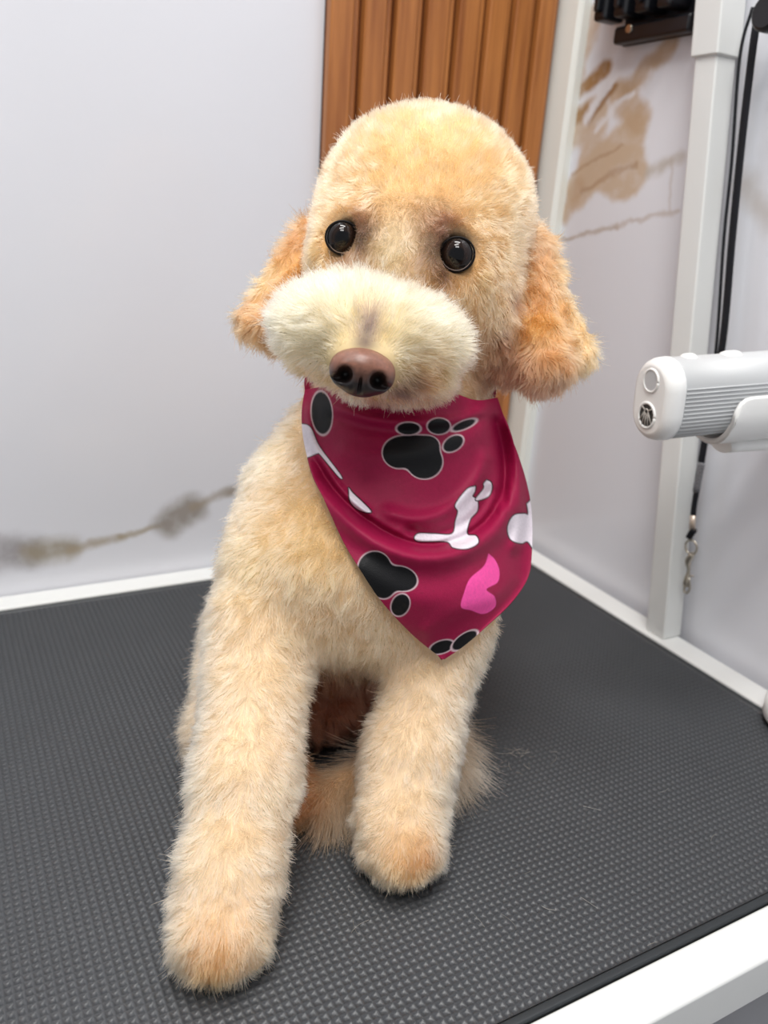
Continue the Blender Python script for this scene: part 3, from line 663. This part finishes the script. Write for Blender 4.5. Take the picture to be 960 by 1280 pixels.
paint(smooth_poly([(850, 452), (880, 440), (880, 600), (852, 578), (830, 584), (795, 570), (786, 530), (806, 492), (840, 486), (854, 488)]), WH, BLK, 1.5)
paint(smooth_poly([(722, 618), (744, 640), (758, 676), (752, 714), (715, 738), (742, 762), (744, 796), (706, 820), (664, 808), (630, 796), (640, 750), (660, 702), (706, 660)]), PK)
C = C * (1 + .05 * (vnoise(BV, 900)[:, :1]))
set_col(ban, np.clip(C, 0, 1))
so = ban.modifiers.new('cloth_thickness', 'SOLIDIFY'); so.thickness = .0012; so.offset = -1
# the rolled band that goes round the back of the neck
nk = P(500, 492, .612); lft, rgt = P(381, 490, DEP2[0, 0]), P(622, 500, DEP2[0, -1])
va, vb = lft - nk, rgt - nk; back = CAM[2] - CAM[2][2] * np.array([0, 0, 1.]); back /= np.linalg.norm(back)
band = []
for t in np.linspace(.06, .94, 30):
    dvec = va * (1 - t) + vb * t + back * .10 * math.sin(math.pi * t); dvec /= np.linalg.norm(dvec); p = nk.copy()
    for _ in range(60):
        if sample(S_t, p[None])[0] > .004: break
        p = p + dvec * .0025
    band.append(p)
band = np.array(band)
for _ in range(4): band[1:-1] = .5 * band[1:-1] + .25 * (band[:-2] + band[2:])
M_crim = mat('crimson_cotton', (146, 14, 62), .55, .35, noise=.06, nscale=400)
nb = tube('neck_band', band, .010, M_crim, dog, 12, flat=.35, side_axis=(0, 0, 1)); nb.parent = ban; nb.matrix_parent_inverse = Matrix.Identity(4)

# ------------------------------------------------------------------ eyes and nose
def head_basis(c):
    z = EYE - c; z = z / np.linalg.norm(z); y = -CAM[1] - (-CAM[1] @ z) * z; y /= np.linalg.norm(y); return np.cross(y, z), y, z
M_eye = bpy.data.materials.new('brown_eye'); M_eye.use_nodes = True; nt = M_eye.node_tree
tc = nt.nodes.new('ShaderNodeTexCoord'); sx = nt.nodes.new('ShaderNodeVectorMath'); sx.operation = 'LENGTH'
mm = nt.nodes.new('ShaderNodeVectorMath'); mm.operation = 'MULTIPLY'; mm.inputs[1].default_value = (1, 1, 0); nt.links.new(tc.outputs['Object'], mm.inputs[0]); nt.links.new(mm.outputs[0], sx.inputs[0])
rp = nt.nodes.new('ShaderNodeValToRGB'); e = rp.color_ramp.elements; e[0].position = .36; e[0].color = (.002, .002, .003, 1); e[1].position = .50; e[1].color = (*srgb(34, 22, 17), 1)
for pos, c in ((.70, (30, 19, 15)), (.80, (8, 6, 6)), (.97, (46, 38, 35))): q = e.new(pos); q.color = (*srgb(*c), 1)
nt.links.new(sx.outputs['Value'], rp.inputs[0]); b_ = nt.nodes['Principled BSDF']; nt.links.new(rp.outputs[0], b_.inputs['Base Color'])
b_.inputs['Roughness'].default_value = .3; b_.inputs['Specular IOR Level'].default_value = 0; b_.inputs['Coat Weight'].default_value = 1; b_.inputs['Coat IOR'].default_value = 1.38; b_.inputs['Coat Roughness'].default_value = .02
M_tear_glint = mat('wet_lid_glint', (150, 134, 128), .12, .8, noise=.05, nscale=200)
M_lid = mat('dark_eyelid', (20, 15, 14), .6, .2, noise=.1, nscale=200)
for (c, R_) in eye_c:
    bx_, by_, bz_ = head_basis(c)
    bm = bmesh.new(); bmesh.ops.create_uvsphere(bm, u_segments=40, v_segments=24, radius=1.0)
    me = bpy.data.meshes.new('eye'); bm.to_mesh(me); bm.free(); o = link('eye', me, M_eye, None, True)
    mt = np.eye(4); mt[:3, 0], mt[:3, 1], mt[:3, 2], mt[:3, 3] = bx_ * R_ * .93, by_ * R_ * .93, bz_ * R_ * .93, c
    o.parent = dog; o.matrix_parent_inverse = Matrix.Identity(4); mt[:3, 3] -= np.array(dog.location); o.matrix_basis = Matrix(mt.tolist())
    t = np.linspace(0, 2 * math.pi, 61); tin = -.35 if c[0] == eye_c[0][0][0] else math.pi + .30
    da = np.angle(np.exp(1j * (t - tin))); rr = .90 * (1 + .16 * np.exp(-(da / .40) ** 2)); zz = .42 - .22 * np.exp(-(da / .45) ** 2)
    rim = [c + bz_ * R_ * z_ + R_ * r_ * (math.cos(k) * bx_ * 1.02 + math.sin(k) * by_ * .95) for k, r_, z_ in zip(t, rr, zz)]
    inv = Matrix(mt.tolist()).inverted() @ Matrix.Translation(-Vector(dog.location))
    lid = tube('eyelid', rim, R_ * (.055 + .05 * np.exp(-(da / .4) ** 2)), M_lid, dog, 10); lid.parent = o; lid.matrix_parent_inverse = inv
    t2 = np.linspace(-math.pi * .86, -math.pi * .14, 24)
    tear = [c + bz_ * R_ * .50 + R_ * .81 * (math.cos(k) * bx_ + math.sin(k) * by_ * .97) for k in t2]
    tl = tube('tear_line_glint', tear, R_ * .035 * np.sin(np.linspace(.15, math.pi - .15, 24)), M_tear_glint, dog, 8); tl.parent = o; tl.matrix_parent_inverse = inv  # wet lower lid edge, its reflection drawn as a pale grey arc

nb_x, nb_y, nb_z = head_basis(nose_c); rl = math.radians(10)
nX = math.cos(rl) * nb_x - math.sin(rl) * nb_y; nY = math.sin(rl) * nb_x + math.cos(rl) * nb_y; u_ = .452 / F   # metres per pixel at the nose
hn = .0009; R3 = np.array([nX, nY, nb_z]); G = np.stack(np.meshgrid(*[np.arange(-.028, .028, hn)] * 3, indexing='ij'), -1)
def el(c, r): y = (G - np.array(c)) / np.array(r); k0 = np.linalg.norm(y, axis=-1); k1 = np.linalg.norm(y / np.array(r), axis=-1); return k0 * (k0 - 1) / np.maximum(k1, 1e-6)
px2 = u_
ns = smin(el((0, 5 * px2, .002), (38 * px2, 24 * px2, .013)), el((0, -14 * px2, .000), (29 * px2, 19 * px2, .012)), .006)
ns = smin(ns, smin(el((-26 * px2, -3 * px2, .003), (15 * px2, 18 * px2, .010)), el((26 * px2, -3 * px2, .003), (15 * px2, 18 * px2, .010)), .004), .005)
for sx_ in (-1, 1):
    ns = -smin(-ns, el((sx_ * 21 * px2, -8 * px2, .013), (10 * px2, 10.5 * px2, .012)), .002)
    ns = -smin(-ns, el((sx_ * 31 * px2, -14 * px2, .011), (9 * px2, 3.5 * px2, .008)), .002)
ns = -smin(-ns, el((0, -24 * px2, .013), (2.0 * px2, 17 * px2, .006)), .002)
NVv, NQ = surface_nets(ns.astype(np.float32), np.array([-.028] * 3), hn)
nw = NVv @ R3 + nose_c
nose = np_mesh('nose', nw, NQ, attr_mat('nose_leather', .38, spec=.5), dog, True); tag(nose, 'pinkish-brown nose with dark nostrils')
tN = np.clip((NVv[:, 1] / px2 + 16) / 22, 0, 1)[:, None]; nc_ = np.array(srgb(36, 29, 29)) * (1 - tN) + np.array(srgb(124, 82, 66)) * tN
for sx_ in (-1, 1):
    dn = np.linalg.norm((NVv[:, :2] - np.array([sx_ * 21 * px2, -8 * px2])) / (12.5 * px2), axis=1)[:, None]; k = np.clip(1.25 - dn, 0, 1); nc_ = nc_ * (1 - k) + np.array(srgb(12, 9, 10)) * k
set_col(nose, np.clip(nc_ * (1 + .12 * vnoise(nw, 900)[:, :1]), 0, 1))

M_claw = mat('dark_claw', (40, 32, 30), .3, .5, noise=.2, nscale=300)
for cx0, cy0 in ((524, 1102), (540, 1096)):
    p0 = on_plane(cx0, cy0, 2, .008); fw = EYE - p0; fw[2] = 0; fw /= np.linalg.norm(fw)
    tube('claw', [p0 - fw * .004, p0 + fw * .003 + [0, 0, -.001], p0 + fw * .0075 + [0, 0, -.005]], [.0022, .0020, .0006], M_claw, dog, 8)
# ------------------------------------------------------------------ fur
def hair_mat(name):
    m = bpy.data.materials.new(name); m.use_nodes = True; nt = m.node_tree
    for n in list(nt.nodes): nt.nodes.remove(n)
    out = nt.nodes.new('ShaderNodeOutputMaterial'); hb = nt.nodes.new('ShaderNodeBsdfHairPrincipled'); hb.model = 'CHIANG'; hb.parametrization = 'COLOR'
    a = nt.nodes.new('ShaderNodeAttribute'); a.attribute_name = 'hair_color'; nt.links.new(a.outputs['Color'], hb.inputs['Color'])
    hb.inputs['Roughness'].default_value = .45; hb.inputs['Radial Roughness'].default_value = .75; hb.inputs['Coat'].default_value = 0
    hb.inputs['Random Roughness'].default_value = .2
    nt.links.new(hb.outputs[0], out.inputs[0]); return m
M_hair = hair_mat('dog_hair')
NHAIR = 330000
tri = np.vstack([Qd[:, [0, 1, 2]], Qd[:, [0, 2, 3]]]); a_, b_2, c_ = V[tri[:, 0]], V[tri[:, 1]], V[tri[:, 2]]
nrm = np.cross(b_2 - a_, c_ - a_); ar = np.linalg.norm(nrm, axis=1); ctr = (a_ + b_2 + c_) / 3
nn = grad(S, ctr); view = EYE - ctr; view /= np.linalg.norm(view, axis=1)[:, None]; facing = (nn * view).sum(1)
wt = ar * np.where(facing > -.35, 1.0, .28) * np.where(ctr[:, 2] > .003, 1, 0) * np.where(ctr[:, 1] > .56, .6, 1) * np.where(ctr[:, 2] > .27, 1.5, 1)
pick = rng.choice(len(tri), NHAIR, p=wt / wt.sum()); r1, r2 = np.sqrt(rng.random(NHAIR)), rng.random(NHAIR)
root = a_[pick] * (1 - r1)[:, None] + b_2[pick] * (r1 * (1 - r2))[:, None] + c_[pick] * (r1 * r2)[:, None]
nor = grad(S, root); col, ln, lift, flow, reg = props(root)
isM = reg == 'muzzle'
away = root - nose_c; flow = np.where(isM[:, None], away / np.linalg.norm(away, axis=1)[:, None] + np.array([0, 0, -.25]), flow)
flow = flow - (flow * nor).sum(1)[:, None] * nor; flow /= np.maximum(np.linalg.norm(flow, axis=1), .05)[:, None]
# shorten around eyes, nose and under the bandana
hx, hy, hd = project(root)
for c, R_ in eye_c:
    d = np.linalg.norm(root - c, axis=1) / R_; ln = ln * np.clip((d - .90) / .6, .0, 1); rad = root - c; rad = rad - (rad * nor).sum(1)[:, None] * nor
    rad /= np.maximum(np.linalg.norm(rad, axis=1), 1e-6)[:, None]; k = np.exp(-((d - 1) / .7) ** 2)[:, None]; flow = flow * (1 - k) + rad * k
dn = np.linalg.norm((root - nose_c) @ R3.T / np.array([42 * u_, 34 * u_, .03]), axis=1); ln = ln * np.clip((dn - .9) / .7, 0, 1)
outl = np.vstack([Lc, Rc[::-1], Tc[::-1]]); fx, fy = hx, hy
under = (poly_sd(np.vstack([Lc[::12], Rc[::-12], Tc[::-20]])) < 2) & (sample(S_t, root) < .006) & (np.isin(reg, ['body', 'leg'])) & ((nor * (EYE - root)).sum(1) > -.1)
ln = np.where(under, np.minimum(ln, .0045), ln)
keep = ln > .0015
root, nor, col, ln, lift, flow, reg = (q[keep] for q in (root, nor, col, ln, lift, flow, reg)); under = under[keep]
n = len(root)
n1, n2, n3 = vnoise(root, 140), vnoise(root, 330), vnoise(root, 45)
lift = np.where(under, .05, lift)
d0 = nor * lift[:, None] + flow * (1 - lift)[:, None] + .17 * n1 + .10 * n2 + .10 * rng.normal(size=(n, 3)); d0 += nor * .12
d0 /= np.linalg.norm(d0, axis=1)[:, None]
curl = np.where(reg == 'ear', .75, .42)[:, None] * n1 + .30 * n2 + .16 * rng.normal(size=(n, 3)) + flow * .45; curl -= (curl * d0).sum(1)[:, None] * d0
ln = ln * (.72 + .5 * rng.random(n)) * (1 + .10 * n3[:, 0]); fly = (rng.random(n) < .03) & ~under & (ln > .004); ln = np.where(fly, np.minimum(ln * 1.5, ln + .006), ln)
NP = 5; ts = np.linspace(0, 1, NP)
pos = root[:, None] - nor[:, None] * .0008 + ln[:, None, None] * (ts[None, :, None] * d0[:, None] + .42 * (ts ** 2)[None, :, None] * curl[:, None])
if True:                                                        # never below the mat
    pos[..., 2] = np.maximum(pos[..., 2], .0008 + .0006 * rng.random((n, 1)))
rad = np.where(reg == 'tail', .00022, .000165)[:, None] * (1 - .75 * ts ** 1.5)[None] * (.8 + .4 * rng.random((n, 1)))
shade = 1 + .09 * n1[:, :1] + .03 * n3[:, 1:2] + .08 * rng.normal(size=(n, 1)); warm = np.array([[.02, .0, -.05]]) * n3[:, 2:3]
col = np.clip(col ** np.array([1.22, 1.22, 1.10]) * shade * (1 + .5 * warm), .005, .96)
for nm, sel, lb in (('head_fur', reg == 'head', 'golden plush fur of the rounded head'), ('muzzle_fur', reg == 'muzzle', 'pale cream fluffy muzzle'), ('ear_fur', reg == 'ear', 'apricot drop ears'),
                    ('body_fur', reg == 'body', None), ('leg_fur', reg == 'leg', None), ('paw_fur', reg == 'paw', 'paws with orange-tinted toes'), ('tail_fur', reg == 'tail', 'long wispy tail hair')):
    m_ = int(sel.sum())
    if not m_: continue
    hc = bpy.data.hair_curves.new(nm); hc.add_curves([NP] * m_)
    hc.attributes['position'].data.foreach_set('vector', pos[sel].astype(np.float32).ravel())
    ra = hc.attributes.get('radius') or hc.attributes.new('radius', 'FLOAT', 'POINT'); ra.data.foreach_set('value', rad[sel].astype(np.float32).ravel())
    ca = hc.attributes.new('hair_color', 'FLOAT_COLOR', 'CURVE'); cc = np.concatenate([col[sel], np.ones((m_, 1))], 1).astype(np.float32); ca.data.foreach_set('color', cc.ravel())
    hc.materials.append(M_hair); o = bpy.data.objects.new(nm, hc); COL.objects.link(o); o.parent = dog; o.matrix_parent_inverse = Matrix.Translation(dog.location).inverted()
    o['kind'] = 'stuff'
    if lb: o['label'] = lb

# a few shed hairs lying on the mat
lh = []
for k in range(34):
    ox, oy = (645 + rng.normal() * 22, 945 + rng.normal() * 7) if k < 20 else (rng.uniform(380, 900), rng.uniform(960, 1200))
    p0 = on_plane(ox, oy, 2, .0012); a = rng.uniform(0, 2 * math.pi); L_ = rng.uniform(.005, .014); c = rng.normal() * .6
    tt = np.linspace(0, 1, 5)[:, None]; d1 = np.array([math.cos(a), math.sin(a), 0]); d2 = np.array([-math.sin(a), math.cos(a), 0])
    lh.append(p0 + L_ * (tt * d1 + c * tt ** 2 * d2))
hc = bpy.data.hair_curves.new('shed_hair'); hc.add_curves([5] * len(lh)); hc.attributes['position'].data.foreach_set('vector', np.array(lh, np.float32).ravel())
ra = hc.attributes.get('radius') or hc.attributes.new('radius', 'FLOAT', 'POINT'); ra.data.foreach_set('value', np.full(5 * len(lh), .00012, np.float32))
ca = hc.attributes.new('hair_color', 'FLOAT_COLOR', 'CURVE'); ca.data.foreach_set('color', np.tile(np.array([.45, .38, .27, 1], np.float32), len(lh)))
hc.materials.append(M_hair); o = bpy.data.objects.new('shed_hair', hc); COL.objects.link(o)
tag(o, 'pale shed hairs scattered on the black mat right of the dog', 'hair', kind='stuff')
